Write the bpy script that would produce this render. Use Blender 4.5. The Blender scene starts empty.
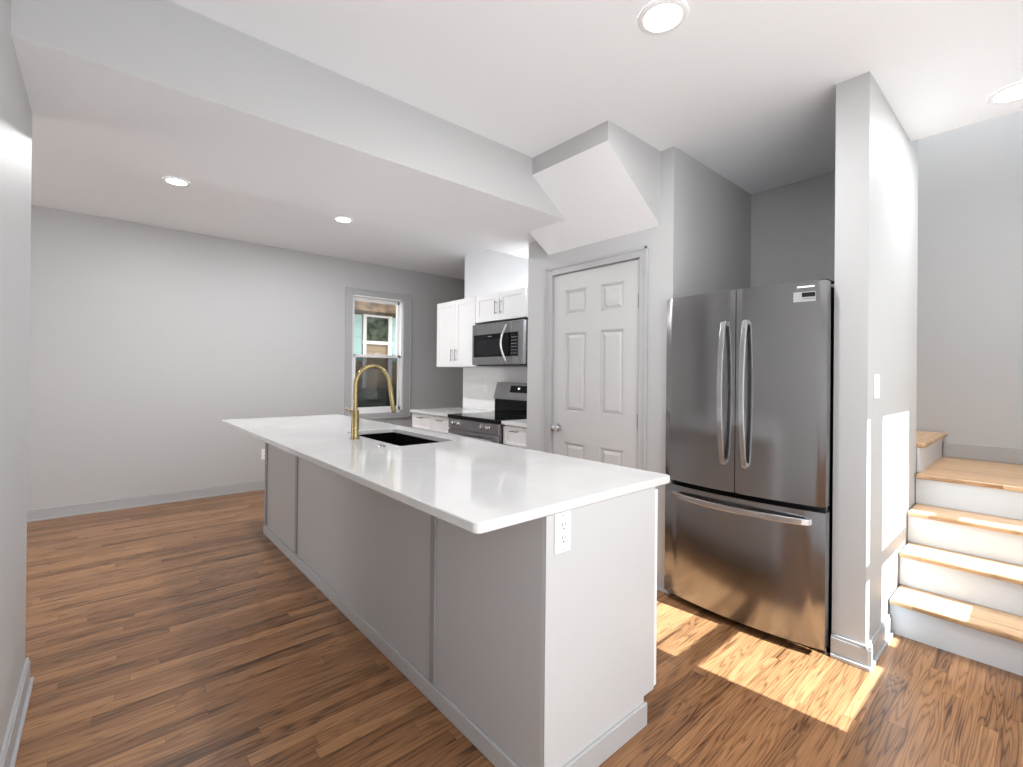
import bpy, bmesh, math, random
from mathutils import Vector, Matrix

random.seed(7)
scn = bpy.context.scene
COL = scn.collection

# ---------------------------------------------------------------- camera
F_PX, YAW, PITCH, ROLL, CY = 468.626, 0.717364, 0.003034, -0.0100, 373.895
EYE = 1.31
cam_data = bpy.data.cameras.new('camera')
cam = bpy.data.objects.new('camera', cam_data)
COL.objects.link(cam)
fwd = Vector((math.sin(YAW)*math.cos(PITCH), math.cos(YAW)*math.cos(PITCH), math.sin(PITCH)))
right = Vector((math.cos(YAW), -math.sin(YAW), 0))
down = fwd.cross(right)
r2 = right*math.cos(ROLL) + down*math.sin(ROLL)
d2 = -right*math.sin(ROLL) + down*math.cos(ROLL)
m = Matrix.Identity(4)
for i in range(3):
    m[i][0] = r2[i]; m[i][1] = -d2[i]; m[i][2] = -fwd[i]
m[2][3] = EYE
cam.matrix_world = m
cam_data.sensor_fit = 'HORIZONTAL'
cam_data.sensor_width = 36.0
cam_data.lens = F_PX/1023*36.0
cam_data.shift_y = (CY - 383.5)/1023
cam_data.clip_start = 0.02
scn.camera = cam

# ---------------------------------------------------------------- light and exposure
scn.view_settings.view_transform = 'Standard'
scn.view_settings.look = 'None'
scn.view_settings.gamma = 1.0
scn.view_settings.use_curve_mapping = False
scn.view_settings.exposure = 0.92
scn.cycles.use_denoising = True
scn.cycles.max_bounces = 12
scn.cycles.diffuse_bounces = 8
scn.cycles.transparent_max_bounces = 12
scn.cycles.caustics_reflective = False
scn.cycles.caustics_refractive = False
scn.cycles.sample_clamp_indirect = 6.0

world = bpy.data.worlds.new('world'); scn.world = world
world.use_nodes = True
wn = world.node_tree; wn.nodes.clear()
bg = wn.nodes.new('ShaderNodeBackground')            # uniform white surroundings, even fill light through the openings
bg.inputs['Color'].default_value = (1.0, 0.995, 0.985, 1.0); bg.inputs['Strength'].default_value = 1.9
wo = wn.nodes.new('ShaderNodeOutputWorld')
wn.links.new(bg.outputs[0], wo.inputs[0])

SUN_DIR = Vector((-0.08, 1.0, -0.757)).normalized()
sd = bpy.data.lights.new('sun', 'SUN'); sd.energy = 13.5; sd.angle = math.radians(0.5)
sd.color = (0.80, 0.93, 1.0)
sun = bpy.data.objects.new('sun', sd); COL.objects.link(sun)
sun.rotation_euler = SUN_DIR.to_track_quat('-Z', 'Y').to_euler()
sun.location = (2, -6, 6)

LAMP_W = 11.0          # each recessed lamp

# ---------------------------------------------------------------- materials
def lin(r, g, b):
    f = lambda c: (c/255/12.92) if c/255 <= 0.04045 else ((c/255+0.055)/1.055)**2.4
    return (f(r), f(g), f(b), 1.0)

def new_mat(name):
    mt = bpy.data.materials.new(name); mt.use_nodes = True
    nt = mt.node_tree
    return mt, nt, nt.nodes['Principled BSDF']

def noise_bump(nt, bsdf, scale, strength, dist=0.002, detail=3):
    tc = nt.nodes.new('ShaderNodeTexCoord')
    n = nt.nodes.new('ShaderNodeTexNoise'); n.inputs['Scale'].default_value = scale; n.inputs['Detail'].default_value = detail
    b = nt.nodes.new('ShaderNodeBump'); b.inputs['Strength'].default_value = strength; b.inputs['Distance'].default_value = dist
    nt.links.new(tc.outputs['Object'], n.inputs['Vector'])
    nt.links.new(n.outputs['Fac'], b.inputs['Height'])
    nt.links.new(b.outputs[0], bsdf.inputs['Normal'])
    return n

def paint(name, rgb, rough=0.55, bump=0.08, scale=180, spec=0.4):
    mt, nt, b = new_mat(name)
    b.inputs['Base Color'].default_value = lin(*rgb)
    b.inputs['Roughness'].default_value = rough
    b.inputs['Specular IOR Level'].default_value = spec
    if bump: noise_bump(nt, b, scale, bump, 0.001)
    return mt

def metal(name, rgb, rough=0.25, brushed=None, aniso=0.0):
    mt, nt, b = new_mat(name)
    b.inputs['Base Color'].default_value = lin(*rgb)
    b.inputs['Metallic'].default_value = 1.0
    b.inputs['Roughness'].default_value = rough
    b.inputs['Anisotropic'].default_value = aniso
    if brushed:
        tc = nt.nodes.new('ShaderNodeTexCoord')
        mp = nt.nodes.new('ShaderNodeMapping'); mp.inputs['Scale'].default_value = brushed
        n = nt.nodes.new('ShaderNodeTexNoise'); n.inputs['Scale'].default_value = 1.0; n.inputs['Detail'].default_value = 2
        mr = nt.nodes.new('ShaderNodeMapRange')
        mr.inputs['To Min'].default_value = rough*0.8; mr.inputs['To Max'].default_value = rough*1.25
        nt.links.new(tc.outputs['Object'], mp.inputs[0]); nt.links.new(mp.outputs[0], n.inputs['Vector'])
        nt.links.new(n.outputs['Fac'], mr.inputs['Value']); nt.links.new(mr.outputs[0], b.inputs['Roughness'])
    return mt

def wood(name, strip, length, axis='x', light=(190, 140, 94), mid=(164, 112, 68), dark=(112, 70, 38), rough=0.3, gap=True):
    """oak boards running along the given axis, each with its own tone and grain"""
    mt, nt, b = new_mat(name)
    N = nt.nodes.new; L = nt.links.new
    tc = N('ShaderNodeTexCoord'); sp = N('ShaderNodeSeparateXYZ'); L(tc.outputs['Object'], sp.inputs[0])
    along, across = ('X', 'Y') if axis == 'x' else ('Y', 'X')
    def mth(op, a, bb=None, c=None):
        n = N('ShaderNodeMath'); n.operation = op
        for i, v in enumerate((a, bb, c)):
            if v is None: continue
            if isinstance(v, (int, float)): n.inputs[i].default_value = v
            else: L(v, n.inputs[i])
        return n.outputs[0]
    U, V = sp.outputs[along], sp.outputs[across]
    vr = mth('DIVIDE', V, strip)
    row = mth('FLOOR', vr)
    wn1 = N('ShaderNodeTexWhiteNoise'); wn1.noise_dimensions = '1D'; L(row, wn1.inputs['W'])
    shift = mth('MULTIPLY', wn1.outputs['Value'], 7.0)
    ur = mth('ADD', mth('DIVIDE', U, length), shift)
    colm = mth('FLOOR', ur)
    cb = N('ShaderNodeCombineXYZ'); L(row, cb.inputs[0]); L(colm, cb.inputs[1])
    wn2 = N('ShaderNodeTexWhiteNoise'); wn2.noise_dimensions = '3D'; L(cb.outputs[0], wn2.inputs['Vector'])
    # grain coordinates, moved per board
    g = N('ShaderNodeCombineXYZ')
    L(mth('ADD', mth('MULTIPLY', U, 0.55), mth('MULTIPLY', wn2.outputs['Value'], 40.0)), g.inputs[0])
    L(mth('ADD', mth('MULTIPLY', V, 9.0), mth('MULTIPLY', wn1.outputs['Value'], 30.0)), g.inputs[1])
    L(mth('MULTIPLY', wn2.outputs['Value'], 17.0), g.inputs[2])
    n1 = N('ShaderNodeTexNoise'); n1.inputs['Scale'].default_value = 1.9; n1.inputs['Detail'].default_value = 2.0
    L(g.outputs[0], n1.inputs['Vector'])
    # cathedral rings: contour lines of a smooth noise
    rings = mth('FRACT', mth('MULTIPLY', n1.outputs['Fac'], 14.0))
    rings = mth('ABSOLUTE', mth('SUBTRACT', rings, 0.5))
    rings = mth('MULTIPLY', rings, 2.0)
    g2 = N('ShaderNodeCombineXYZ')
    L(mth('ADD', mth('MULTIPLY', U, 5.0), mth('MULTIPLY', wn2.outputs['Value'], 60.0)), g2.inputs[0])
    L(mth('MULTIPLY', V, 190.0), g2.inputs[1])
    n2 = N('ShaderNodeTexNoise'); n2.inputs['Scale'].default_value = 1.0; n2.inputs['Detail'].default_value = 3.0
    L(g2.outputs[0], n2.inputs['Vector'])
    # dark mineral streaks
    g3 = N('ShaderNodeCombineXYZ')
    L(mth('ADD', mth('MULTIPLY', U, 1.6), mth('MULTIPLY', wn2.outputs['Value'], 90.0)), g3.inputs[0])
    L(mth('MULTIPLY', V, 26.0), g3.inputs[1])
    n3 = N('ShaderNodeTexNoise'); n3.inputs['Scale'].default_value = 1.0; n3.inputs['Detail'].default_value = 1.0
    L(g3.outputs[0], n3.inputs['Vector'])
    line = mth('POWER', mth('SUBTRACT', 1.0, rings), 2.5)
    tone = mth('ADD', mth('MULTIPLY', wn2.outputs['Value'], 0.40), 0.16)
    tone = mth('ADD', tone, mth('MULTIPLY', n2.outputs['Fac'], 0.46))
    tone = mth('SUBTRACT', tone, mth('MULTIPLY', line, 0.34))
    streak = N('ShaderNodeMapRange'); streak.inputs['From Min'].default_value = 0.60; streak.inputs['From Max'].default_value = 0.70
    streak.inputs['To Min'].default_value = 0.0; streak.inputs['To Max'].default_value = 0.35
    L(n3.outputs['Fac'], streak.inputs['Value'])
    tone = mth('SUBTRACT', tone, streak.outputs[0])
    cr = N('ShaderNodeValToRGB')
    cr.color_ramp.elements[0].position = 0.08; cr.color_ramp.elements[0].color = lin(*dark)
    cr.color_ramp.elements[1].position = 0.92; cr.color_ramp.elements[1].color = lin(*light)
    e = cr.color_ramp.elements.new(0.48); e.color = lin(*mid)
    L(tone, cr.inputs['Fac'])
    outc = cr.outputs['Color']
    if gap:
        fv = mth('FRACT', vr); fu = mth('FRACT', ur)
        dv = mth('MINIMUM', fv, mth('SUBTRACT', 1.0, fv))
        du = mth('MINIMUM', fu, mth('SUBTRACT', 1.0, fu))
        gv = mth('LESS_THAN', dv, 0.0007/strip); gu = mth('LESS_THAN', du, 0.0008/length)
        gg = mth('MULTIPLY', mth('MAXIMUM', gv, gu), 0.6)
        mx = N('ShaderNodeMix'); mx.data_type = 'RGBA'
        L(gg, mx.inputs['Factor']); L(outc, mx.inputs['A']); mx.inputs['B'].default_value = lin(60, 36, 20)
        outc = mx.outputs['Result']
    L(outc, b.inputs['Base Color'])
    rr = N('ShaderNodeMapRange'); rr.inputs['To Min'].default_value = rough*0.85; rr.inputs['To Max'].default_value = rough*1.2
    L(n2.outputs['Fac'], rr.inputs['Value']); L(rr.outputs[0], b.inputs['Roughness'])
    b.inputs['Specular IOR Level'].default_value = 0.45
    bp = N('ShaderNodeBump'); bp.inputs['Strength'].default_value = 0.05; bp.inputs['Distance'].default_value = 0.001
    L(n2.outputs['Fac'], bp.inputs['Height']); L(bp.outputs[0], b.inputs['Normal'])
    return mt

def glass_mat(name, tint=(1, 1, 1, 1), refl=0.06):
    mt = bpy.data.materials.new(name); mt.use_nodes = True
    nt = mt.node_tree; nt.nodes.clear()
    t = nt.nodes.new('ShaderNodeBsdfTransparent'); t.inputs[0].default_value = tint
    g = nt.nodes.new('ShaderNodeBsdfGlossy'); g.inputs['Roughness'].default_value = 0.02
    mx = nt.nodes.new('ShaderNodeMixShader'); mx.inputs[0].default_value = refl
    o = nt.nodes.new('ShaderNodeOutputMaterial')
    nt.links.new(t.outputs[0], mx.inputs[1]); nt.links.new(g.outputs[0], mx.inputs[2]); nt.links.new(mx.outputs[0], o.inputs[0])
    return mt

def emit_mat(name, strength, col=(1, 0.98, 0.95, 1)):
    mt, nt, b = new_mat(name)
    b.inputs['Base Color'].default_value = (0.9, 0.9, 0.9, 1)
    b.inputs['Emission Color'].default_value = col
    b.inputs['Emission Strength'].default_value = strength
    return mt

M = {}
M['wall'] = paint('grey_wall_paint', (188, 189, 190), 0.5, 0.05)
M['ceiling'] = paint('white_ceiling_paint', (242, 244, 247), 0.7, 0.05)
M['trim'] = paint('grey_trim_paint', (176, 177, 179), 0.35, 0.0)
M['door'] = paint('door_grey_paint', (194, 194, 195), 0.35, 0.0)
M['riser'] = paint('riser_grey_paint', (206, 210, 214), 0.4, 0.0)
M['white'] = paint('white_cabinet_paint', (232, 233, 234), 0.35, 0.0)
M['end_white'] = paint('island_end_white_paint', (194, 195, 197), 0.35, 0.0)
M['island_grey'] = paint('island_grey_paint', (184, 185, 187), 0.4, 0.03)
M['batten'] = paint('batten_grey_paint', (150, 152, 155), 0.4, 0.0)
M['vinyl'] = paint('white_vinyl', (242, 243, 244), 0.3, 0.0)
M['plate'] = paint('white_plastic', (244, 244, 242), 0.3, 0.0)
M['slot'] = paint('dark_slot', (40, 40, 42), 0.5, 0.0)
M['steel'] = metal('stainless_steel', (158, 158, 160), 0.18, (3, 3, 260))
M['steel_h'] = metal('brushed_steel_handle', (200, 200, 202), 0.22, (120, 120, 120))
M['dark_steel'] = metal('dark_stainless', (150, 150, 152), 0.28, (3, 200, 3))
M['chrome'] = metal('chrome', (225, 225, 228), 0.08)
M['nickel'] = metal('brushed_nickel', (150, 150, 152), 0.3)
M['brass'] = metal('brushed_brass', (160, 144, 104), 0.28, (80, 80, 80))
M['case'] = paint('fridge_case_dark_grey', (38, 39, 41), 0.5, 0.05, 400)
M['black'] = paint('black_plastic', (16, 16, 17), 0.35, 0.0)
M['black_glass'] = paint('black_glass', (6, 6, 8), 0.05, 0.0, spec=0.2)
M['sink'] = paint('black_composite', (7, 7, 8), 0.8, 0.1, 500, 0.05)
M['lens'] = emit_mat('lamp_lens', 12.0)
M['digits'] = emit_mat('display_digits', 1.5, (0.8, 0.9, 1.0, 1))
M['glass'] = glass_mat('window_glass')
M['screen'] = glass_mat('insect_screen_mesh', (0.42, 0.43, 0.44, 1), 0.0)
M['floor'] = wood('oak_strip_floor', 0.058, 0.9, 'x', (182, 136, 95), (142, 101, 67), (78, 50, 31))
M['tread'] = wood('oak_stair_tread', 0.11, 0.9, 'y', (206, 174, 140), (190, 154, 118), (150, 114, 80), 0.32, False)
M['tread_up'] = wood('oak_upper_tread', 0.11, 0.9, 'x', (206, 174, 140), (190, 154, 118), (150, 114, 80), 0.32, False)

def quartz():
    mt, nt, b = new_mat('white_quartz')
    tc = nt.nodes.new('ShaderNodeTexCoord')
    n = nt.nodes.new('ShaderNodeTexNoise'); n.inputs['Scale'].default_value = 2.2; n.inputs['Detail'].default_value = 5; n.inputs['Distortion'].default_value = 0.8
    cr = nt.nodes.new('ShaderNodeValToRGB')
    cr.color_ramp.elements[0].position = 0.35; cr.color_ramp.elements[0].color = lin(206, 206, 207)
    cr.color_ramp.elements[1].position = 0.6; cr.color_ramp.elements[1].color = lin(214, 214, 214)
    nt.links.new(tc.outputs['Object'], n.inputs['Vector']); nt.links.new(n.outputs['Fac'], cr.inputs['Fac'])
    nt.links.new(cr.outputs[0], b.inputs['Base Color'])
    b.inputs['Roughness'].default_value = 0.07
    return mt
M['quartz'] = quartz()

M['splash_lit'] = paint('quartz_lit_backsplash', (240, 240, 240), 0.2, 0)  # same stone as the counters, lightened to stand in for brighter light
def siding(name, rgb, rgb2, pitch=0.12):
    mt, nt, b = new_mat(name)
    tc = nt.nodes.new('ShaderNodeTexCoord'); sp = nt.nodes.new('ShaderNodeSeparateXYZ')
    mm = nt.nodes.new('ShaderNodeMath'); mm.operation = 'DIVIDE'; mm.inputs[1].default_value = pitch
    fr = nt.nodes.new('ShaderNodeMath'); fr.operation = 'FRACT'
    cr = nt.nodes.new('ShaderNodeValToRGB')
    cr.color_ramp.elements[0].position = 0.0; cr.color_ramp.elements[0].color = lin(*rgb2)
    cr.color_ramp.elements[1].position = 0.12; cr.color_ramp.elements[1].color = lin(*rgb)
    nt.links.new(tc.outputs['Object'], sp.inputs[0]); nt.links.new(sp.outputs['Z'], mm.inputs[0])
    nt.links.new(mm.outputs[0], fr.inputs[0]); nt.links.new(fr.outputs[0], cr.inputs['Fac'])
    nt.links.new(cr.outputs[0], b.inputs['Base Color']); b.inputs['Roughness'].default_value = 0.6
    return mt
M['teal'] = siding('teal_board', (178, 216, 211), (150, 196, 190), 0.3)
M['tan'] = siding('tan_siding', (170, 150, 122), (120, 104, 84), 0.11)
M['fence'] = siding('weathered_fence', (92, 98, 94), (48, 52, 50), 0.14)

def mottled(name, a, c, scale):
    mt, nt, b = new_mat(name)
    n = noise_bump(nt, b, scale, 0.8, 0.02, 6)
    cr = nt.nodes.new('ShaderNodeValToRGB')
    cr.color_ramp.elements[0].position = 0.38; cr.color_ramp.elements[0].color = lin(*a)
    cr.color_ramp.elements[1].position = 0.62; cr.color_ramp.elements[1].color = lin(*c)
    nt.links.new(n.outputs['Fac'], cr.inputs['Fac']); nt.links.new(cr.outputs[0], b.inputs['Base Color'])
    b.inputs['Roughness'].default_value = 0.9
    return mt
M['thatch'] = mottled('weathered_brown_roofing', (58, 48, 38), (112, 92, 68), 7)
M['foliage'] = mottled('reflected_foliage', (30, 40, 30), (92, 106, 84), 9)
M['bush'] = mottled('dark_leaves', (24, 34, 26), (66, 82, 62), 14)
M['earth'] = mottled('bare_earth', (90, 84, 70), (120, 112, 92), 3)

# ---------------------------------------------------------------- mesh helpers
class MB:
    def __init__(self): self.bm = bmesh.new()
    def box(self, x0, x1, y0, y1, z0, z1, bev=0.0, seg=2):
        if x0 > x1: x0, x1 = x1, x0
        if y0 > y1: y0, y1 = y1, y0
        if z0 > z1: z0, z1 = z1, z0
        v = [self.bm.verts.new((x, y, z)) for x in (x0, x1) for y in (y0, y1) for z in (z0, z1)]
        q = [(0, 1, 3, 2), (4, 6, 7, 5), (0, 4, 5, 1), (2, 3, 7, 6), (0, 2, 6, 4), (1, 5, 7, 3)]
        fs = [self.bm.faces.new([v[i] for i in f]) for f in q]
        if bev:
            es = list({e for f in fs for e in f.edges})
            bmesh.ops.bevel(self.bm, geom=es, offset=bev, segments=seg, affect='EDGES', profile=0.5, clamp_overlap=True)
        return self
    def prism(self, pts, axis, a, b, bev=0.0):
        """closed outline pts (2-D) swept from a to b along axis"""
        def P(p, t):
            if axis == 'x': return (t, p[0], p[1])
            if axis == 'y': return (p[0], t, p[1])
            return (p[0], p[1], t)
        A = [self.bm.verts.new(P(p, a)) for p in pts]; B = [self.bm.verts.new(P(p, b)) for p in pts]
        n = len(pts); fs = [self.bm.faces.new(A[::-1]), self.bm.faces.new(B)]
        for i in range(n): fs.append(self.bm.faces.new((A[i], A[(i+1) % n], B[(i+1) % n], B[i])))
        if bev:
            es = list(fs[0].edges) + list(fs[1].edges)
            bmesh.ops.bevel(self.bm, geom=es, offset=bev, segments=2, affect='EDGES', profile=0.5, clamp_overlap=True)
        return self
    def frustum(self, x_base, x_top, y0, y1, z0, z1, inset):
        """raised field standing off a plane x = x_base"""
        o = [(y0, z0), (y1, z0), (y1, z1), (y0, z1)]
        i = [(y0+inset, z0+inset), (y1-inset, z0+inset), (y1-inset, z1-inset), (y0+inset, z1-inset)]
        A = [self.bm.verts.new((x_base, *p)) for p in o]; B = [self.bm.verts.new((x_top, *p)) for p in i]
        self.bm.faces.new(B)
        for k in range(4): self.bm.faces.new((A[k], A[(k+1) % 4], B[(k+1) % 4], B[k]))
        return self
    def lathe(self, prof, center, axis='z', seg=24):
        """prof: list of (radius, height) turned round an axis through center"""
        c = Vector(center); rings = []
        ax = {'x': Vector((1, 0, 0)), 'y': Vector((0, 1, 0)), 'z': Vector((0, 0, 1))}[axis] if isinstance(axis, str) else Vector(axis).normalized()
        u = ax.orthogonal().normalized(); w = ax.cross(u)
        for r, h in prof:
            if r < 1e-6: rings.append([self.bm.verts.new(c+ax*h)])
            else: rings.append([self.bm.verts.new(c+ax*h+(u*math.cos(2*math.pi*k/seg)+w*math.sin(2*math.pi*k/seg))*r) for k in range(seg)])
        for a, b in zip(rings, rings[1:]):
            for k in range(seg):
                k2 = (k+1) % seg
                if len(a) == 1 and len(b) == 1: continue
                if len(a) == 1: self.bm.faces.new((a[0], b[k2], b[k]))
                elif len(b) == 1: self.bm.faces.new((a[k], a[k2], b[0]))
                else: self.bm.faces.new((a[k], a[k2], b[k2], b[k]))
        return self
    def tube(self, pts, radii, seg=14, flat=None):
        """round (or flat = (w, t) rectangular with side vector) bar along pts"""
        pts = [Vector(p) for p in pts]; n = len(pts); rings = []
        if not isinstance(radii, (list, tuple)): radii = [radii]*n
        up = None
        for i, p in enumerate(pts):
            t = (pts[min(i+1, n-1)]-pts[max(i-1, 0)]).normalized()
            if up is None: up = t.orthogonal().normalized()
            up = (up - t*up.dot(t)).normalized(); w = t.cross(up)
            rings.append([self.bm.verts.new(p+(up*math.cos(2*math.pi*k/seg)+w*math.sin(2*math.pi*k/seg))*radii[i]) for k in range(seg)])
        for a, b in zip(rings, rings[1:]):
            for k in range(seg): self.bm.faces.new((a[k], a[(k+1) % seg], b[(k+1) % seg], b[k]))
        self.bm.faces.new(rings[0][::-1]); self.bm.faces.new(rings[-1])
        return self
    def strip(self, pts, side, width, thick):
        """flat bar: rectangle width (along side) x thick swept along pts"""
        pts = [Vector(p) for p in pts]; side = Vector(side).normalized(); n = len(pts); R = []
        for i, p in enumerate(pts):
            t = (pts[min(i+1, n-1)]-pts[max(i-1, 0)]).normalized()
            nn = t.cross(side).normalized()
            R.append([self.bm.verts.new(p+side*a*width/2+nn*b*thick/2) for a, b in ((-1, -1), (1, -1), (1, 1), (-1, 1))])
        fs = []
        for a, b in zip(R, R[1:]):
            for k in range(4): fs.append(self.bm.faces.new((a[k], a[(k+1) % 4], b[(k+1) % 4], b[k])))
        self.bm.faces.new(R[0][::-1]); self.bm.faces.new(R[-1])
        bmesh.ops.recalc_face_normals(self.bm, faces=self.bm.faces[:])
        es = [e for e in self.bm.edges if len(e.link_faces) == 2 and e.calc_face_angle() > 1.0]
        bmesh.ops.bevel(self.bm, geom=es, offset=min(width, thick)*0.25, segments=2, affect='EDGES', profile=0.5, clamp_overlap=True)
        return self

WPOS = {}
def link(name, mb, mat, parent=None, smooth=False, base=False):
    bm = mb.bm
    bmesh.ops.recalc_face_normals(bm, faces=bm.faces[:])
    xs = [v.co for v in bm.verts]
    lo = Vector((min(v.x for v in xs), min(v.y for v in xs), min(v.z for v in xs)))
    hi = Vector((max(v.x for v in xs), max(v.y for v in xs), max(v.z for v in xs)))
    c = (lo+hi)/2
    if base: c.z = lo.z
    me = bpy.data.meshes.new(name)
    bmesh.ops.translate(bm, verts=bm.verts[:], vec=-c)
    bm.to_mesh(me); bm.free()
    for p in me.polygons: p.use_smooth = smooth
    me.materials.append(mat)
    o = bpy.data.objects.new(name, me); COL.objects.link(o)
    if smooth:
        me.set_sharp_from_angle(angle=math.radians(40))
    if parent:
        o.parent = parent; o.location = c - WPOS[parent.name]
    else:
        o.location = c
    WPOS[o.name] = c
    return o

def link_world(name, mb, mat, **k):
    """keeps its origin at the world origin so that board patterns line up"""
    bm = mb.bm
    bmesh.ops.recalc_face_normals(bm, faces=bm.faces[:])
    me = bpy.data.meshes.new(name); bm.to_mesh(me); bm.free(); me.materials.append(mat)
    o = bpy.data.objects.new(name, me); COL.objects.link(o); WPOS[o.name] = Vector((0, 0, 0))
    return o

def tag(o, label, cat, group=None, kind=None):
    o['label'] = label; o['category'] = cat
    if group: o['group'] = group
    if kind: o['kind'] = kind
    return o

def thing(name, label, cat, loc, group=None, kind=None):
    o = bpy.data.objects.new(name, None); COL.objects.link(o)
    o.empty_display_size = 0.1
    o.location = loc; WPOS[o.name] = Vector(loc)
    return tag(o, label, cat, group, kind)

def struct(name, mb, mat, label, cat):
    return tag(link_world(name, mb, mat), label, cat, kind='structure')

# ---------------------------------------------------------------- dimensions
H = 2.71            # near ceiling
HF = 2.745          # far room ceiling
SOF = 2.385         # underside of the boxed beam
YF = 5.80           # far wall
PX = 2.60           # pantry wall plane
KX = 3.30           # kitchen wall plane
YW = -0.50          # front wall, behind the camera
UP = 5.2            # top of the stairwell

# ---------------------------------------------------------------- setting
struct('floor', MB().box(-0.35, 4.9, -0.65, 6.0, -0.12, 0).box(-3.3, -0.35, 2.68, 6.0, -0.12, 0), M['floor'], 'strip oak floor with satin finish running through kitchen and living area', 'floor')
WIN = (2.37, 3.085, 0.80, 2.32)     # far window opening x0,x1,z0,z1
struct('wall_far', MB().box(-3.3, WIN[0], YF, YF+.16, 0, 2.9).box(WIN[1], 4.75, YF, YF+.16, 0, 2.9)
       .box(WIN[0], WIN[1], YF, YF+.16, 0, WIN[2]).box(WIN[0], WIN[1], YF, YF+.16, WIN[3], 2.9),
       M['wall'], 'long light grey far wall holding the kitchen window', 'wall')
struct('wall_left', MB().box(-0.35, -0.232, YW-.14, 2.80, 0, H+.1), M['wall'], 'light grey wall stub at the left edge of the picture', 'wall')
struct('wall_near', MB().box(-3.3, -0.35, 2.68, 2.80, 0, 2.9), M['wall'], 'near grey wall of the dining area behind the left stub', 'wall')
struct('wall_dining', MB().box(-3.42, -3.3, 2.68, 2.9, 0, 2.9).box(-3.42, -3.3, 4.7, 5.96, 0, 2.9).box(-3.42, -3.3, 2.9, 4.7, 0, .1).box(-3.42, -3.3, 2.9, 4.7, 2.7, 2.9),
       M['wall'], 'grey end wall of the dining area with a wide opening added for fill light', 'wall')  # opening added out of view to let fill light into the far room
# front wall with the two sun windows (behind the camera)
FW = [(2.17, 2.77), (3.01, 3.67)]
FZ = (0.747, 2.013)
mb = MB()
xs = [1.90, FW[0][0], FW[0][1], FW[1][0], FW[1][1], 4.95]
for a, b in ((0, 1), (2, 3), (4, 5)): mb.box(xs[a], xs[b], YW-.14, YW, 0, UP)
for a, b in FW: mb.box(a, b, YW-.14, YW, 0, FZ[0]).box(a, b, YW-.14, YW, FZ[1], UP)
mb.box(-.35, 1.90, YW-.14, YW, 2.42, UP)  # wall left open below this header, added to let fill light in
struct('wall_front', mb, M['wall'], 'grey front wall with two sun windows behind the viewpoint', 'wall')
for i, (a, b) in enumerate(FW):
    f = thing('window_%d' % (i+2), 'white double hung front window throwing the %s sun patch' % ('kitchen floor' if i == 0 else 'stair wall'), 'window', ((a+b)/2, YW-.07, FZ[0]), kind='structure')
    link('meeting_rail', MB().box(a, b, YW-.10, YW-.05, 1.241, 1.285, .002), M['vinyl'], f)
    link('sash_frame', MB().box(a-.02, a, YW-.13, YW-.02, FZ[0], FZ[1]).box(b, b+.02, YW-.13, YW-.02, FZ[0], FZ[1])
         .box(a, b, YW-.13, YW-.02, FZ[0]-.02, FZ[0]).box(a, b, YW-.13, YW-.02, FZ[1], FZ[1]+.02), M['vinyl'], f)
struct('sun_block_roof', MB().box(-2.4, 2.2, -4.2, YW-.14, 2.62, 2.72), M['ceiling'], 'added unseen roof slab keeping sun out of the front opening', 'roof')  # slab added out of view so no sun enters the open front
struct('upper_storey_sun_block', MB().box(-3.3, 3.44, YW-.13, 5.96, 2.96, 5.3).box(3.44, 4.95, 3.1, 5.96, 2.96, 5.3), M['ceiling'], 'unseen upper storey block added to shade the neighbouring house', 'storey')  # block added overhead to keep sun off the house next door
struct('wall_kitchen', MB().box(KX, KX+.14, 2.785, 4.665, 0, 2.9), M['ceiling'], 'white kitchen wall above the cabinets', 'wall')
struct('wall_right', MB().box(4.6, 4.75, 3.1, YF, 0, 2.9), M['wall'], 'grey wall past the end of the kitchen cabinets', 'wall')
# pantry block and fridge alcove
D0, D1, DZ = 1.728, 2.503, 2.075
struct('wall_pantry', MB().box(PX, PX+.11, 1.50, D0, 0, H+.1).box(PX, PX+.11, D1, 2.785, 0, H+.1).box(PX, PX+.11, D0, D1, DZ, H+.1)
       .box(PX+.11, KX, 2.67, 2.785, 0, H+.1), M['wall'], 'light grey pantry wall holding the panelled door', 'wall')
struct('wall_alcove', MB().box(PX+.11, 3.72, 1.50, 1.61, 0, H+.1).box(3.72, 3.82, 0.671, 3.1, 0, H+.1), M['wall'], 'grey back and side walls of the fridge alcove', 'wall')
struct('wall_stair', MB().box(2.616, 3.82, 0.54, 0.671, 0, H).box(3.57, 3.82, 0.54, 0.671, H, UP), M['wall'], 'narrow light grey wall end between fridge and stairs with sun patches', 'wall')
struct('wall_stairwell', MB().box(4.78, 4.92, YW, 3.1, 0, UP).box(3.82, 4.78, 3.0, 3.1, 0, UP).box(3.72, 3.82, 0.671, 3.1, H+.1, UP), M['wall'], 'tall grey stairwell wall behind the landing', 'wall')
struct('wall_upper', MB().box(3.45, 3.57, YW, 0.54, H+.2, UP), M['wall'], 'grey upper floor wall over the ceiling edge at the stairwell', 'wall')
struct('ceiling', MB().box(-0.33, 3.57, YW, 0.54, H, H+.2).box(-0.33, 3.57, 0.54, 0.671, H, H+.2).box(-0.33, 3.82, 0.671, 2.3, H, H+.2), M['ceiling'], 'white near ceiling with recessed lights', 'ceiling')
struct('ceiling_far', MB().box(-3.3, 4.75, 3.0, YF, HF, HF+.2), M['ceiling'], 'white far room ceiling beyond the boxed beam', 'ceiling')
struct('ceiling_stairwell', MB().box(3.45, 4.92, YW-.14, 3.1, UP, UP+.2), M['ceiling'], 'white ceiling high over the stairwell', 'ceiling')
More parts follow.
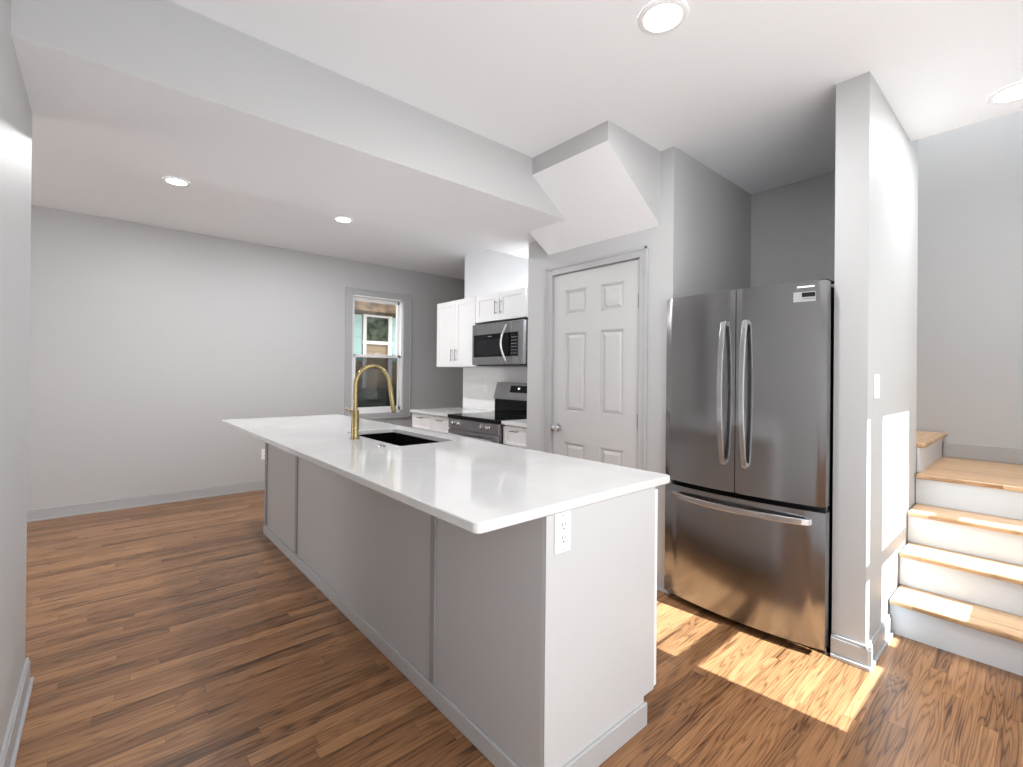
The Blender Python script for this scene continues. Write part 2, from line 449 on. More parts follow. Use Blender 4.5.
# boxed beam: painted face, white soffit
b = struct('ceiling_beam', MB().box(-0.232, PX, 2.188, 2.785, SOF, 2.92).box(-0.232, KX, 2.785, 3.16, SOF, 2.92).box(-3.2, -0.232, 2.80, 3.16, SOF, 2.92),
           M['wall'], 'wide boxed ceiling beam with grey face and white underside', 'beam')
b.data.materials.append(M['ceiling'])
for p in b.data.polygons:
    if p.normal.z < -0.5: p.material_index = 1
w = struct('stair_bulkhead', MB().prism([(2.07, H+.05), (2.07, 2.60), (PX, 2.248), (PX, H+.05)], 'y', 1.59, 2.56), M['wall'],
           'sloped stair bulkhead with white underside above the pantry door', 'bulkhead')
w.data.materials.append(M['ceiling'])
for p in w.data.polygons:
    if p.normal.z < -0.2: p.material_index = 1

# baseboards: a board with a rounded cap and a shoe
def board_y(mb, x0, x1, y, s, h=.105):    # along x on a wall facing s*y
    mb.box(x0, x1, y, y+s*.014, 0, h-.015).box(x0, x1, y, y+s*.010, h-.015, h, .002).box(x0, x1, y+s*.014, y+s*.026, 0, .018, .003)
def board_x(mb, y0, y1, x, s, h=.105):
    mb.box(x, x+s*.014, y0, y1, 0, h-.015).box(x, x+s*.010, y0, y1, h-.015, h, .002).box(x+s*.014, x+s*.026, y0, y1, 0, .018, .003)
mb = MB(); board_y(mb, -3.18, 4.6, YF, -1, .10)
struct('baseboard_far', mb, M['trim'], 'grey baseboard along the far wall', 'baseboard')
mb = MB(); board_x(mb, YW, 2.815, -0.232, 1)
struct('baseboard_left', mb, M['trim'], 'grey baseboard on the left wall stub', 'baseboard')
mb = MB(); board_x(mb, 0.516, 0.671, 2.616, -1); board_y(mb, 2.60, 3.085, 0.54, -1)
struct('baseboard_stair', mb, M['trim'], 'grey baseboard wrapping the wall end beside the stairs', 'baseboard')
mb = MB(); board_x(mb, 1.50, 1.66, PX, -1); board_x(mb, 2.56, 2.785, PX, -1)
struct('baseboard_pantry', mb, M['trim'], 'grey baseboard on the pantry wall beside the door', 'baseboard')
mb = MB()
mb.box(4.766, 4.78, YW, .52, .733, .825).box(4.770, 4.78, YW, .52, .825, .84, .002)
struct('baseboard_landing', mb, M['trim'], 'grey baseboard along the stair landing', 'baseboard')

# door casing
mb = MB()
mb.box(PX-.018, PX, D1, D1+.06, 0, DZ+.06, .004).box(PX-.018, PX, D0-.06, D0, 0, DZ+.06, .004).box(PX-.018, PX, D0, D1, DZ, DZ+.06, .004)
mb.box(PX-.024, PX-.016, D1+.042, D1+.06, 0, DZ+.06, .003).box(PX-.024, PX-.016, D0-.06, D0-.042, 0, DZ+.06, .003).box(PX-.024, PX-.016, D0-.06, D1+.06, DZ+.042, DZ+.06, .003)
struct('trim_1', mb, M['trim'], 'grey casing round the pantry door', 'trim')
# six panel door
d = thing('door_1', 'light grey six panel pantry door, closed', 'door', (PX+.02, (D0+D1)/2, 0), kind='structure')
g = .003
a0, a1 = D0+g, D1-g
cols = [(1.857, 2.044), (2.182, 2.375)]
rows = [(0.23, 0.815), (1.041, 1.628), (1.760, 1.944)]
xf, xr = PX+.004, PX+.015
mb = MB().box(xr, PX+.042, a0, a1, .008, DZ-.004)
ys = [a0, cols[0][0], cols[0][1], cols[1][0], cols[1][1], a1]
for i in (0, 2, 4): mb.box(xf, xr, ys[i], ys[i+1], .008, DZ-.004)
zs = [.008, rows[0][0], rows[0][1], rows[1][0], rows[1][1], rows[2][0], rows[2][1], DZ-.004]
for c in cols:
    for i in (0, 2, 4, 6): mb.box(xf, xr, c[0], c[1], zs[i], zs[i+1])
    for r in rows:
        mb.frustum(xr, xf+.002, c[0]+.016, c[1]-.016, r[0]+.016, r[1]-.016, .022)
        # moulded slope from the stile into the recess
        for (y0, y1, z0, z1) in ((c[0], c[0]+.011, r[0], r[1]), (c[1]-.011, c[1], r[0], r[1]), (c[0], c[1], r[0], r[0]+.011), (c[0], c[1], r[1]-.011, r[1])):
            mb.box(xf+.005, xr, y0, y1, z0, z1, .002)
link('door_slab', mb, M['door'], d)
k = link('knob', MB().lathe([(0, 0), (.031, 0), (.031, .006), (.012, .010), (.011, .030), (.024, .036), (.029, .048), (.026, .060), (.015, .067), (0, .068)], (xf, 2.442, .921), (-1, 0, 0)), M['chrome'], d, True)
for z in (1.80, 1.02, 0.25):
    link('hinge', MB().lathe([(0, -.045), (.006, -.045), (.006, .045), (0, .045)], (xf-.004, D0+.004, z), 'z', 10).box(xf-.001, xf+.002, D0+.004, D0+.02, z-.045, z+.045), M['nickel'], d, True)

# ---------------------------------------------------------------- far window
wn_ = thing('window_1', 'white double hung window in grey casing on the far wall', 'window', ((WIN[0]+WIN[1])/2, YF, WIN[2]), kind='structure')
x0, x1, z0, z1 = WIN
c0, c1, c2, c3 = 2.283, 3.205, .72, 2.40
mb = MB().box(c0, x0, YF-.02, YF, c2, c3, .004).box(x1, c1, YF-.02, YF, c2, c3, .004).box(x0, x1, YF-.02, YF, z1, c3, .004).box(x0, x1, YF-.02, YF, c2, z0, .004)
mb.box(c0, c0+.02, YF-.028, YF-.018, c2, c3, .003).box(c1-.02, c1, YF-.028, YF-.018, c2, c3, .003).box(c0, c1, YF-.028, YF-.018, c3-.02, c3, .003).box(c0, c1, YF-.028, YF-.018, c2, c2+.02, .003)
link('casing', mb, M['trim'], wn_)
fr = .022
link('frame', MB().box(x0, x0+fr, YF+.001, YF+.12, z0, z1).box(x1-fr, x1, YF+.001, YF+.12, z0, z1).box(x0, x1, YF+.001, YF+.12, z1-fr, z1).box(x0, x1, YF+.001, YF+.12, z0, z0+fr), M['vinyl'], wn_)
zm = 1.545
def sash(y, za, zb, nm, rail_b, rail_t):
    a, b_ = x0+fr, x1-fr; s = .038
    o = link(nm, MB().box(a, a+s, y, y+.035, za, zb, .003).box(b_-s, b_, y, y+.035, za, zb, .003).box(a, b_, y, y+.035, za, za+rail_b, .003).box(a, b_, y, y+.035, zb-rail_t, zb, .003), M['vinyl'], wn_)
    link('pane', MB().box(a+s, b_-s, y+.014, y+.019, za+rail_b, zb-rail_t), M['glass'], o)
    return o
sash(YF+.060, zm-.02, z1-fr, 'upper_sash', .04, .045)
ls = sash(YF+.015, z0+fr, zm+.02, 'lower_sash', .055, .04)
link('sash_lock', MB().box(2.70, 2.76, YF+.012, YF+.035, zm+.02, zm+.035, .004), M['vinyl'], ls)
link('insect_screen', MB().box(x0+fr, x1-fr, YF+.102, YF+.104, z0+fr, zm), M['screen'], wn_)

# ---------------------------------------------------------------- outdoors, seen through the far window
NY = 8.6
struct('ground', MB().box(-4, 12, 6.0, 14, -0.6, -0.5), M['earth'], 'bare yard between the houses', 'ground')
nh = thing('neighbour_house', 'neighbouring house with teal boards and white window past the kitchen window', 'house', (4, NY, -.5))
link('siding', MB().box(1.5, 7.5, NY, NY+.3, -.5, 2.44), M['tan'], nh)
link('teal_board', MB().box(3.45, 3.70, NY-.03, NY, 1.55, 2.43, .004), M['teal'], nh)['label'] = 'pale teal board left of the white window'
link('teal_board', MB().box(4.34, 4.62, NY-.03, NY, 1.55, 2.43, .004), M['teal'], nh)['label'] = 'pale teal board right of the white window'
f = link('window_trim', MB().box(3.72, 3.785, NY-.05, NY, .95, 2.47, .004).box(4.235, 4.32, NY-.05, NY, .95, 2.47, .004).box(3.785, 4.235, NY-.05, NY, 2.405, 2.47, .004).box(3.70, 4.33, NY-.06, NY, 1.88, 1.945, .004), M['vinyl'], nh)
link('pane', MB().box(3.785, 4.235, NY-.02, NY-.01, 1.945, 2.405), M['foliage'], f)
mb = MB().prism([(NY-.5, 2.45), (NY+.3, 2.44), (NY+.9, 3.6), (NY+.7, 3.7)], 'x', 1.2, 7.8)
link('roof', mb, M['thatch'], nh)
fe = tag(link('board_fence', MB().box(1.6, 7.2, 8.1, 8.14, -.5, 1.05), M['fence'], base=True), 'grey weathered board fence below the neighbouring window', 'fence')
mb = MB()
for i in range(26):
    p = Vector((4.0+random.gauss(0, .42), 7.3+random.gauss(0, .14), .25+abs(random.gauss(0, .38))))
    bmesh.ops.create_icosphere(mb.bm, subdivisions=2, radius=random.uniform(.16, .3), matrix=Matrix.Translation(p))
for v in mb.bm.verts: v.co += Vector((random.uniform(-.03, .03), random.uniform(-.03, .03), random.uniform(-.03, .03)))
mb.tube([(4.0, 7.3, -.5), (4.0, 7.3, .3)], .05)
tag(link('shrub', mb, M['bush'], base=True), 'dark rounded shrub outside the lower window pane', 'shrub')

# ---------------------------------------------------------------- kitchen island
IX0, IX1, IY0, IY1 = 1.014, 1.615, 1.012, 4.20
isl = thing('kitchen_island', 'long kitchen island cabinet with grey back panels and white end', 'island', (1.3, 2.6, 0))
link('back_panel', MB().box(IX0, IX0+.018, IY0, IY1, .0, .884), M['island_grey'], isl)['label'] = 'flat grey back panel'
for (a, b_) in ((3.365, 3.405), (1.605, 1.640), (4.15, 4.20)):
    link('batten', MB().box(IX0-.010, IX0, a, b_, .075, .884, .002), M['batten'], isl)
link('base_shoe', MB().box(IX0-.014, IX0, IY0-.002, IY1+.012, 0, .068, .004), M['island_grey'], isl)
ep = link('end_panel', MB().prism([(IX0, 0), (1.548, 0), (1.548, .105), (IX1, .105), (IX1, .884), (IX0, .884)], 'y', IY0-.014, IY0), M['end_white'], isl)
ep['label'] = 'smooth white end panel with a toe kick notch'
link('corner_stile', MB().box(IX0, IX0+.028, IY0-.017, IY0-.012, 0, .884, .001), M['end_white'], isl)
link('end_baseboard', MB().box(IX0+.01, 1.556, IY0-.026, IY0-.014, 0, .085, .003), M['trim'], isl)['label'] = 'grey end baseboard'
link('far_end_panel', MB().prism([(IX0+.018, 0), (1.548, 0), (1.548, .105), (IX1, .105), (IX1, .884), (IX0+.018, .884)], 'y', IY1-.018, IY1), M['white'], isl)
link('toe_kick', MB().box(1.535, 1.548, IY0, IY1-.018, 0, .105), M['white'], isl)
link('bottom_shelf', MB().box(IX0+.018, IX1, IY0, IY1-.018, .105, .123), M['white'], isl)
def shaker_x(mb, xfront, s, y0, y1, z0, z1, rail=.055, th=.02):
    """shaker front facing s*x with its face at xfront"""
    mb.box(xfront-s*.008, xfront-s*th, y0, y1, z0, z1)
    mb.box(xfront, xfront-s*.008, y0, y0+rail, z0, z1, .001).box(xfront, xfront-s*.008, y1-rail, y1, z0, z1, .001)
    mb.box(xfront, xfront-s*.008, y0+rail, y1-rail, z0, z0+rail, .001).box(xfront, xfront-s*.008, y0+rail, y1-rail, z1-rail, z1, .001)
    return mb
def bar_handle(mb, xface, s, y, z, L_, vertical=True, off=.028, r=.005):
    """bar pull on two posts standing off a face towards s*x"""
    xo = xface+s*off
    if vertical:
        mb.tube([(xo, y, z-L_/2), (xo, y, z+L_/2)], r, 10)
        for q in (-.38, .38): mb.tube([(xface, y, z+q*L_), (xo, y, z+q*L_)], r*.8, 8)
    else:
        mb.tube([(xo, y-L_/2, z), (xo, y+L_/2, z)], r, 10)
        for q in (-.38, .38): mb.tube([(xface, y+q*L_, z), (xo, y+q*L_, z)], r*.8, 8)
    return mb
n = 6; wdt = (IY1-IY0-.02)/n
for i in range(n):
    a = IY0-.012+.002+i*wdt; b_ = a+wdt-.004
    dr = link('cabinet_door', shaker_x(MB(), IX1+.024, 1, a, b_, .11, .872), M['white'], isl)
    link('bar_handle', bar_handle(MB(), IX1+.024, 1, (b_-.03 if i % 2 == 0 else a+.03), .76, .13), M['nickel'], dr, True)
# outlet set in the island end
yo = IY0-.014
ou = link('outlet_plate', MB().box(1.050, 1.122, yo-.006, yo, .760, .884, .003), M['plate'], isl)
ou['label'] = 'white duplex outlet plate'
mb = MB().box(1.070, 1.102, yo-.009, yo-.006, .783, .862, .002)
link('receptacle', mb, M['plate'], ou)
for zc in (.803, .843):
    link('slot', MB().box(1.077, 1.0795, yo-.0098, yo-.009, zc, zc+.010), M['slot'], ou)
    link('slot', MB().box(1.090, 1.0925, yo-.0098, yo-.009, zc+.001, zc+.009), M['slot'], ou)
    link('slot', MB().lathe([(0, 0), (.003, 0), (.003, .0008), (0, .0008)], (1.085, yo-.009, zc-.008), (0, -1, 0), 10), M['slot'], ou)
for zc in (.875, .769):
    link('screw', MB().lathe([(0, 0), (.0025, 0), (.0025, .0008), (0, .0008)], (1.086, yo-.006, zc), (0, -1, 0), 10), M['nickel'], ou)

# countertop with sink cut-out
mb = MB(); bm = mb.bm
gx = [.750, 1.238, 1.607, 1.730]; gy = [.994, 2.342, 3.145, 4.53]
gv = [[bm.verts.new((x, y, .885)) for y in gy] for x in gx]
fs = [bm.faces.new((gv[i][j], gv[i+1][j], gv[i+1][j+1], gv[i][j+1])) for i in range(3) for j in range(3) if not (i == 1 and j == 1)]
ex = bmesh.ops.extrude_face_region(bm, geom=fs)
bmesh.ops.translate(bm, verts=[e for e in ex['geom'] if isinstance(e, bmesh.types.BMVert)], vec=(0, 0, .03))
bmesh.ops.recalc_face_normals(bm, faces=bm.faces[:])
def is_corner(e, xs_, ys_):
    a, b_ = e.verts
    return abs(a.co.x-b_.co.x) < 1e-6 and abs(a.co.y-b_.co.y) < 1e-6 and any(abs(a.co.x-q) < 1e-6 for q in xs_) and any(abs(a.co.y-q) < 1e-6 for q in ys_)
bmesh.ops.bevel(bm, geom=[e for e in bm.edges if is_corner(e, (gx[0], gx[3]), (gy[0], gy[3]))], offset=.022, segments=5, profile=0.5, affect='EDGES')
bmesh.ops.bevel(bm, geom=[e for e in bm.edges if is_corner(e, (gx[1], gx[2]), (gy[1], gy[2]))], offset=.012, segments=4, profile=0.5, affect='EDGES')
es = [e for e in bm.edges if len(e.link_faces) == 2 and e.calc_face_angle() > 1.2 and abs(e.verts[0].co.z-e.verts[1].co.z) < 1e-6]
bmesh.ops.bevel(bm, geom=es, offset=.004, segments=3, affect='EDGES', profile=0.5, clamp_overlap=True)
tag(link('island_countertop', mb, M['quartz']), 'large white quartz slab on the kitchen island', 'countertop')
# sink
mb = MB(); sx0, sx1, sy0, sy1, sz = 1.228, 1.607, 2.332, 3.155, .66
t = .006
mb.box(sx0, sx0+t, sy0, sy1, sz, .8845).box(1.605, 1.611, sy0, sy1, sz, .8845).box(sx0, 1.611, sy0, sy0+t, sz, .8845).box(sx0, 1.611, sy1-t, sy1, sz, .8845).box(sx0, 1.611, sy0, sy1, sz, sz+t)
sk = thing('kitchen_sink', 'black undermount sink basin set in the island countertop', 'sink', (1.43, 2.74, sz))
link('basin', mb, M['sink'], sk)
link('drain', MB().lathe([(0, .004), (.03, .004), (.045, .002), (.045, 0), (0, 0)], (1.43, 2.74, sz+t)), M['nickel'], sk, True)
# faucet
fx, fy, ct = 1.157, 2.765, .9155
fa = thing('kitchen_faucet', 'tall brushed brass gooseneck faucet beside the black sink', 'faucet', (fx, fy, ct))
link('base', MB().lathe([(0, 0), (.030, 0), (.030, .005), (.024, .008), (.0225, .012), (.0225, .170), (.020, .174), (.0, .174)], (fx, fy, ct)), M['brass'], fa, True)
pts = [(fx, fy, ct+.17), (fx, fy, 1.235)]
R_ = .112; cx_ = fx+R_
for i in range(1, 17):
    th = math.pi*(1-i/16*0.96)
    pts.append((cx_+R_*math.cos(th), fy, 1.237+.122*math.sin(th)))
link('spout', MB().tube(pts, .0125, 16), M['brass'], fa, True)
e0 = Vector(pts[-1]); e1 = Vector((1.412, fy, 1.062))
link('spray_head', MB().tube([e0, e0.lerp(e1, .1), e0.lerp(e1, .12), e0.lerp(e1, .97), e1], [.0125, .0125, .0145, .0145, .013], 16), M['brass'], fa, True)
hd = link('handle', MB().tube([(fx, fy+.018, 1.075), (fx, fy+.05, 1.075)], .015, 14).tube([(fx, fy+.042, 1.075), (fx-.012, fy+.115, 1.092)], [.006, .005], 10), M['brass'], fa, True)
tag(link('air_switch_button', MB().lathe([(0, 0), (.022, 0), (.022, .004), (.015, .006), (.014, .010), (0, .011)], (1.147, 2.39, ct)), M['nickel'], smooth=True, base=True), 'small round steel button on the counter in front of the sink', 'button')

# ---------------------------------------------------------------- refrigerator
fr_ = thing('refrigerator', 'stainless french door refrigerator standing in the alcove', 'refrigerator', (2.95, 1.08, 0))
yA, yB = .678, 1.500; yc = (yA+yB)/2; hw = (yB-yA)/2; XE, BULGE = 2.535, .045
def fx_(y): return XE - BULGE*(1-((y-yc)/hw)**2)
def curved(y0, y1, z0, z1):
    nseg = 18
    pts = [(fx_(y0+(y1-y0)*i/nseg), y0+(y1-y0)*i/nseg) for i in range(nseg+1)]
    return MB().prism(pts+[(2.592, y1), (2.592, y0)], 'z', z0, z1, .004)
link('case', MB().box(2.60, 3.28, yA+.012, yB-.012, .03, 1.755, .004), M['case'], fr_)['label'] = 'dark grey case'
d_l = link('door', curved(1.077, yB, .708, 1.770), M['steel'], fr_, True); d_l['label'] = 'left stainless door'
d_r = link('door', curved(yA, 1.073, .708, 1.770), M['steel'], fr_, True); d_r['label'] = 'right stainless door'
drw = link('freezer_drawer', curved(yA, yB, .045, .682), M['steel'], fr_, True); drw['label'] = 'bottom stainless freezer drawer'
for dd, y in ((d_l, 1.130), (d_r, 1.020)):
    p = []
    for i in range(21):
        t_ = i/20; z = .855+.745*t_
        p.append((fx_(y)-.022-.040*math.sin(math.pi*t_)**.8, y, z))
    mb = MB().strip(p, (0, 1, 0), .026, .014)
    for z in (.862, 1.593): mb.box(fx_(y)-.026, fx_(y)+.002, y-.012, y+.012, z-.012, z+.012, .003)
    link('handle', mb, M['steel_h'], dd)
p = []
for i in range(25):
    t_ = i/24; y = .735+.70*t_
    p.append((fx_(y)-.020-.030*math.sin(math.pi*t_)**.7, y, .632))
mb = MB().strip(p, (0, 0, 1), .030, .014)
for y in (.745, 1.425): mb.box(fx_(y)-.022, fx_(y)+.003, y-.014, y+.014, .618, .646, .003)
link('handle', mb, M['steel_h'], drw)
for y in (.70, 1.46):
    link('foot', MB().lathe([(0, 0), (.018, 0), (.018, .012), (.008, .014), (.008, .045), (0, .045)], (2.63, y, 0)), M['chrome'], fr_, True)
    link('hinge_cover', MB().box(2.56, 2.68, y-.02, y+.02, 1.7705, 1.779, .003), M['case'], fr_)
# label on the right door
def on_door(y0, y1, z0, z1, off=.0012):
    n_ = 6; mb = MB()
    pts = [(fx_(y0+(y1-y0)*i/n_)-off, y0+(y1-y0)*i/n_) for i in range(n_+1)]
    back = [(q[0]+off*.8, q[1]) for q in pts[::-1]]
    return mb.prism(pts+back, 'z', z0, z1)
M['label_silver'] = paint('silver_label', (160, 162, 164), 0.35, 0)
st = link('product_label', on_door(.722, .812, 1.675, 1.722), M['label_silver'], d_r)
link('label_panel', on_door(.724, .777, 1.697, 1.718, .0018), M['black'], st)
link('label_print', on_door(.727, .775, 1.688, 1.690, .0018), M['slot'], st)
link('white_strip', on_door(.727, .797, 1.742, 1.750), M['plate'], d_r)['label'] = 'white strip'  # thin white strip above the product label

# ---------------------------------------------------------------- staircase
stc = thing('staircase', 'oak tread staircase with grey risers climbing to a landing', 'stairs', (3.9, .1, 0))
rise = .183
nose = [3.052, 3.290, 3.512, 3.752]
SY0, SY1 = YW+.005, .538
for i in range(4):
    z = rise*(i+1)
    back = nose[i+1]+.034 if i < 3 else 4.765
    mb = MB().box(nose[i], back, SY0, SY1-.004, z-.028, z, .009, 3)
    o = link('tread', mb, M['tread'], stc)
    if i == 3: o['label'] = 'landing tread'
    link('riser', MB().box(nose[i]+.030, nose[i]+.045, SY0, SY1-.002, z-rise+.0005, z-.0285), M['riser'], stc)
zt = rise*4
link('tread', MB().box(3.825, 4.765, .495, .80, zt+rise-.028, zt+rise, .009, 3), M['tread_up'], stc)
link('riser', MB().box(3.825, 4.765, .525, .538, zt+.0005, zt+rise-.0285), M['riser'], stc)
link('riser', MB().box(3.825, 4.765, .765, .778, zt+rise+.0005, zt+2*rise-.0285), M['riser'], stc)
link('tread', MB().box(3.825, 4.765, .735, 1.05, zt+2*rise-.028, zt+2*rise, .009, 3), M['tread_up'], stc)
link('carcass', MB().prism([(nose[0]+.05, 0), (4.765, 0), (4.765, zt-.03), (nose[3]+.05, zt-.03), (nose[3]+.05, zt-rise-.03), (nose[2]+.05, zt-rise-.03), (nose[2]+.05, zt-2*rise-.03), (nose[1]+.05, zt-2*rise-.03), (nose[1]+.05, rise-.03), (nose[0]+.05, rise-.03)], 'y', SY0, SY1-.01), M['white'], stc)

# ---------------------------------------------------------------- kitchen run
CZ = .915
# lower cabinets
def base_cabinet(label, y0, y1, splits):
    t_ = thing('base_cabinet', label, 'cabinet', (2.95, (y0+y1)/2, 0), 'base cabinets beside the range')
    link('body', MB().box(2.645, KX-.002, y0, y1, .1, .884).box(2.70, KX-.002, y0, y1, 0, .1), M['white'], t_)
    for a, b_ in splits:
        dw = link('drawer', shaker_x(MB(), 2.624, -1, a+.003, b_-.003, .715, .872, .022), M['white'], t_)
        link('bar_handle', bar_handle(MB(), 2.624, -1, (a+b_)/2, .838, .10, False), M['nickel'], dw, True)
        dw = link('cabinet_door', shaker_x(MB(), 2.624, -1, a+.003, b_-.003, .108, .708), M['white'], t_)
        link('bar_handle', bar_handle(MB(), 2.624, -1, b_-.04, .62, .10), M['nickel'], dw, True)
    return t_
base_cabinet('white two drawer base cabinet left of the range', 3.905, 4.70, [(3.905, 4.30), (4.30, 4.70)])
base_cabinet('narrow white one drawer base cabinet right of the range', 2.79, 3.112, [(2.79, 3.112)])
tag(link('countertop', MB().box(2.605, KX-.002, 3.900, 4.715, .885, CZ, .003), M['quartz']), 'white quartz counter left of the range', 'countertop', 'counters beside the range')
tag(link('countertop', MB().box(2.605, KX-.002, 2.787, 3.117, .885, CZ, .003), M['quartz']), 'short white quartz counter right of the range', 'countertop', 'counters beside the range')
tag(link('backsplash', MB().box(KX-.013, KX-.0005, 2.79, 4.66, CZ+.0005, 1.394), M['splash_lit']), 'white quartz backsplash slab behind the range', 'backsplash')
# range
rg = thing('kitchen_range', 'stainless electric range with black glass cooktop', 'range', (2.9, 3.505, 0))
ry0, ry1 = 3.122, 3.895
link('body', MB().box(2.60, 3.20, ry0, ry1, .03, .885), M['dark_steel'], rg)
link('cooktop', MB().box(2.565, 3.18, ry0-.002, ry1+.002, .886, .922, .006, 3), M['black_glass'], rg)['label'] = 'black glass cooktop'
M['ring'] = paint('burner_ring_print', (70, 72, 76), .2, 0)
for (x, y, r) in ((2.74, 3.32, .10), (2.74, 3.70, .085), (3.02, 3.32, .075), (3.02, 3.70, .10)):
    link('burner_marking', MB().lathe([(r, 0), (r, .0004), (r-.004, .0004), (r-.004, 0)], (x, y, .9222), 'z', 40), M['ring'], rg)
cp = link('control_panel', MB().box(2.578, 2.60, ry0, ry1, .790, .885, .003), M['dark_steel'], rg)
for y in (3.80, 3.705, 3.355, 3.26):
    kb = link('knob', MB().lathe([(0, 0), (.026, 0), (.026, .005), (.021, .007), (.019, .028), (.016, .031), (0, .031)], (2.578, y, .845), (-1, 0, 0)), M['steel_h'], cp, True)
od = link('oven_door', MB().box(2.572, 2.60, ry0+.003, ry1-.003, .20, .778, .004), M['dark_steel'], rg)
link('oven_window', MB().box(2.5705, 2.572, ry0+.09, ry1-.09, .30, .66), M['black_glass'], od)
mb = MB().tube([(2.525, ry0+.04, .735), (2.525, ry1-.04, .735)], .012, 14)
for y in (ry0+.06, ry1-.06): mb.tube([(2.572, y, .735), (2.525, y, .735)], .009, 10)
link('handle', mb, M['steel_h'], od, True)
link('storage_drawer', MB().box(2.574, 2.60, ry0+.003, ry1-.003, .05, .192, .004), M['dark_steel'], rg)
bg_ = link('backguard', MB().prism([(3.165, .922), (3.19, .922), (3.19, .945), (3.225, .945), (3.225, 1.06), (3.165, 1.06)], 'y', ry0, ry1).box(3.19, 3.27, ry0, ry1, .922, 1.06), M['black_glass'], rg)
bp_ = link('backguard_panel', MB().prism([(3.150, 1.06), (3.27, 1.06), (3.27, 1.235), (3.195, 1.235), (3.150, 1.075)], 'y', ry0-.003, ry1+.003, .004), M['dark_steel'], rg)
def on_slope(y0, y1, t0, t1, off):
    A = Vector((3.150, 0, 1.075)); B = Vector((3.195, 0, 1.235)); nrm = Vector((-(B.z-A.z), 0, B.x-A.x)).normalized()
    p = [A.lerp(B, t0)+nrm*off, A.lerp(B, t1)+nrm*off, A.lerp(B, t1)+nrm*off*.1, A.lerp(B, t0)+nrm*off*.1]
    return MB().prism([(q.x, q.z) for q in p], 'y', y0, y1)
dp = link('display', on_slope(3.335, 3.655, .36, .80, .002), M['black_glass'], bp_)
link('clock_digits', on_slope(3.512, 3.535, .58, .66, .003), M['digits'], dp)
# over the range microwave
mw = thing('microwave', 'stainless over the range microwave under the short white cabinet', 'microwave', (3.05, 3.535, 1.40))
my0, my1, mz0, mz1 = 3.142, 3.925, 1.402, 1.822
link('body', MB().box(2.915, 3.285, my0+.004, my1-.004, mz0+.012, mz1), M['black'], mw)
link('underside_vent', MB().box(2.93, 3.27, my0+.02, my1-.02, mz0, mz0+.012), M['black'], mw)
dm = link('door', MB().box(2.880, 2.915, my0, my1, mz0+.012, mz1, .004), M['dark_steel'], mw)
link('door_window', MB().box(2.8775, 2.880, 3.215, 3.895, 1.490, 1.715, .001), M['black_glass'], dm)
M['dim_glass'] = paint('microwave_window_mesh', (26, 27, 32), .12, 0, spec=0.2)
link('viewing_mesh', MB().box(2.8765, 2.8775, 3.455, 3.872, 1.508, 1.665), M['dim_glass'], dm)
M['key'] = paint('keypad_print', (150, 152, 156), .4, 0)
for r in range(6):
    for c in range(3):
        link('key', MB().box(2.8768, 2.8775, 3.232+c*.028, 3.250+c*.028, 1.515+r*.030, 1.521+r*.030), M['key'], dm)
link('logo_plate', MB().box(2.8768, 2.8775, 3.60, 3.66, 1.688, 1.695), M['key'], dm)
p = []
for i in range(19):
    t_ = i/18
    p.append((2.876-.012-.045*math.sin(math.pi*t_), 3.366+.022*math.sin(math.pi*t_), 1.448+.335*t_))
mb = MB().tube(p, .0125, 12)
for q in (p[0], p[-1]): mb.tube([q, (2.880, q[1], q[2])], .010, 10)
link('handle', mb, M['chrome'], dm, True)
# wall cabinets
def wall_cabinet(label, y0, y1, z0, z1, xf_, handle_top):
    t_ = thing('wall_cabinet', label, 'cabinet', (3.1, (y0+y1)/2, z0), 'white wall cabinets over the range')
    link('body', MB().box(xf_+.022, KX-.002, y0, y1, z0, z1), M['white'], t_)
    ym = (y0+y1)/2
    for a, b_, yh in ((y0+.002, ym-.0015, ym-.040), (ym+.0015, y1-.002, ym+.040)):
        dd = link('cabinet_door', shaker_x(MB(), xf_, -1, a, b_, z0+.002, z1-.002, .058), M['white'], t_)
        link('bar_handle', bar_handle(MB(), xf_, -1, yh, handle_top, .135), M['nickel'], dd, True)
    return t_
wall_cabinet('tall white shaker wall cabinet left of the microwave', 3.940, 4.690, 1.398, 2.134, 2.93, 1.525)
wall_cabinet('short white shaker wall cabinet directly above the microwave', 3.165, 3.937, 1.850, 2.130, 2.93, 1.978)

wc = bpy.data.objects['wall_cabinet.001']
link('filler_panel', MB().box(2.936, 2.956, 2.79, 3.163, 1.850, 2.130), M['white'], wc)

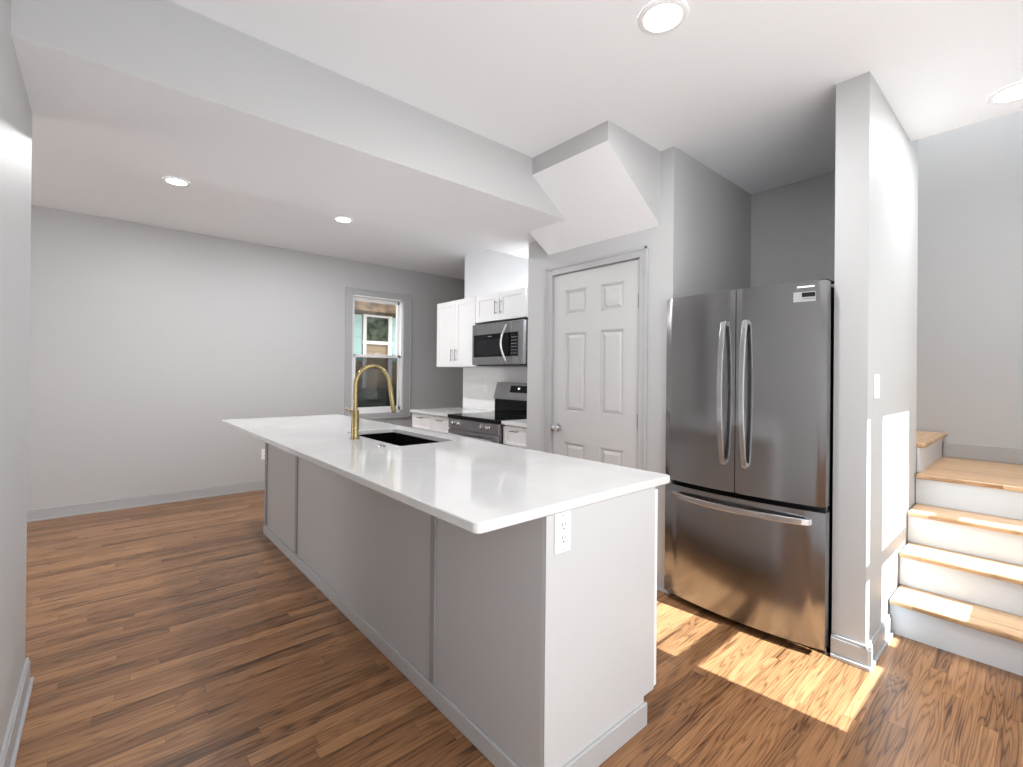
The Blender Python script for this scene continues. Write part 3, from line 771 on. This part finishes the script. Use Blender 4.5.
# ---------------------------------------------------------------- outlets and switch
def outlet(label, face, name='wall_outlet'):
    ax, p = face
    t_ = thing(name, label, 'outlet', p, 'wall outlets')
    x, y, z = p
    if ax == 'y':
        B = lambda mb, u0, u1, w0, w1, d0, d1, bv=0: mb.box(x+u0, x+u1, y-d1, y-d0, z+w0, z+w1, bv)
    else:
        B = lambda mb, u0, u1, w0, w1, d0, d1, bv=0: mb.box(x-d1, x-d0, y+u0, y+u1, z+w0, z+w1, bv)
    link('cover_plate', B(MB(), -.036, .036, -.058, .058, .0005, .006, .002), M['plate'], t_)
    for w0 in (-.034, .008):
        rc = link('receptacle', B(MB(), -.016, .016, w0, w0+.026, .006, .008, .001), M['plate'], t_)
        link('slot', B(MB(), -.008, -.005, w0+.012, w0+.022, .008, .0086), M['slot'], rc)
        link('slot', B(MB(), .004, .007, w0+.012, w0+.021, .008, .0086), M['slot'], rc)
outlet('white outlet low on the far wall beside the island end', ('y', (1.385, YF, .395)))
outlet('white outlet on the backsplash left of the range', ('x', (KX-.013, 4.20, 1.175)))
sw = thing('light_switch', 'white light switch plate on the wall end above the sun patch', 'switch', (2.775, .54, 1.275))
link('cover_plate', MB().box(2.728, 2.822, .534, .5395, 1.217, 1.333, .002), M['plate'], sw)
link('rocker', MB().box(2.758, 2.792, .5315, .534, 1.242, 1.308, .001), M['plate'], sw)

# ---------------------------------------------------------------- recessed lights
def downlight(label, x, y, z, r, watts=LAMP_W):
    t_ = thing('recessed_light', label, 'light', (x, y, z), 'recessed ceiling lights')
    link('trim_ring', MB().lathe([(r*.74, -.0005), (r*.76, -.007), (r*.94, -.007), (r, -.003), (r, -.0005)], (x, y, z), 'z', 40), M['vinyl'], t_, True)
    link('lens', MB().lathe([(0, -.003), (r*.76, -.003), (r*.76, -.001), (0, -.001)], (x, y, z), 'z', 40), M['lens'], t_)
    ld = bpy.data.lights.new('lamp', 'AREA'); ld.shape = 'DISK'; ld.size = r*1.5; ld.energy = watts; ld.color = (1, 1, 1)
    lo = bpy.data.objects.new('lamp', ld); COL.objects.link(lo); lo.parent = t_; lo.location = (0, 0, -.009)
    return t_
downlight('round recessed light in the near ceiling at top centre', 1.627, .992, H, .095)
downlight('round recessed light near the stairs at the right edge', 3.325, .108, H, .105, 6)
downlight('left of the two recessed lights in the far ceiling', .405, 4.32, HF, .085, 11)
downlight('right of the two recessed lights in the far ceiling', 1.675, 4.32, HF, .085, 13)
downlight('added fill lamp high in the stairwell ceiling, out of view', 4.2, .6, UP, .1, 22)  # lamp added out of view to brighten the stairwell back wall
downlight('second added fill lamp high in the stairwell ceiling, out of view', 4.2, -.1, UP, .1, 22)  # another added lamp, unseen, for the same wall
downlight('added fill lamp in the beam underside over the short counter, hidden by the pantry corner', 2.98, 3.05, SOF, .075, 8)  # lamp added out of sight to brighten backsplash and cabinets
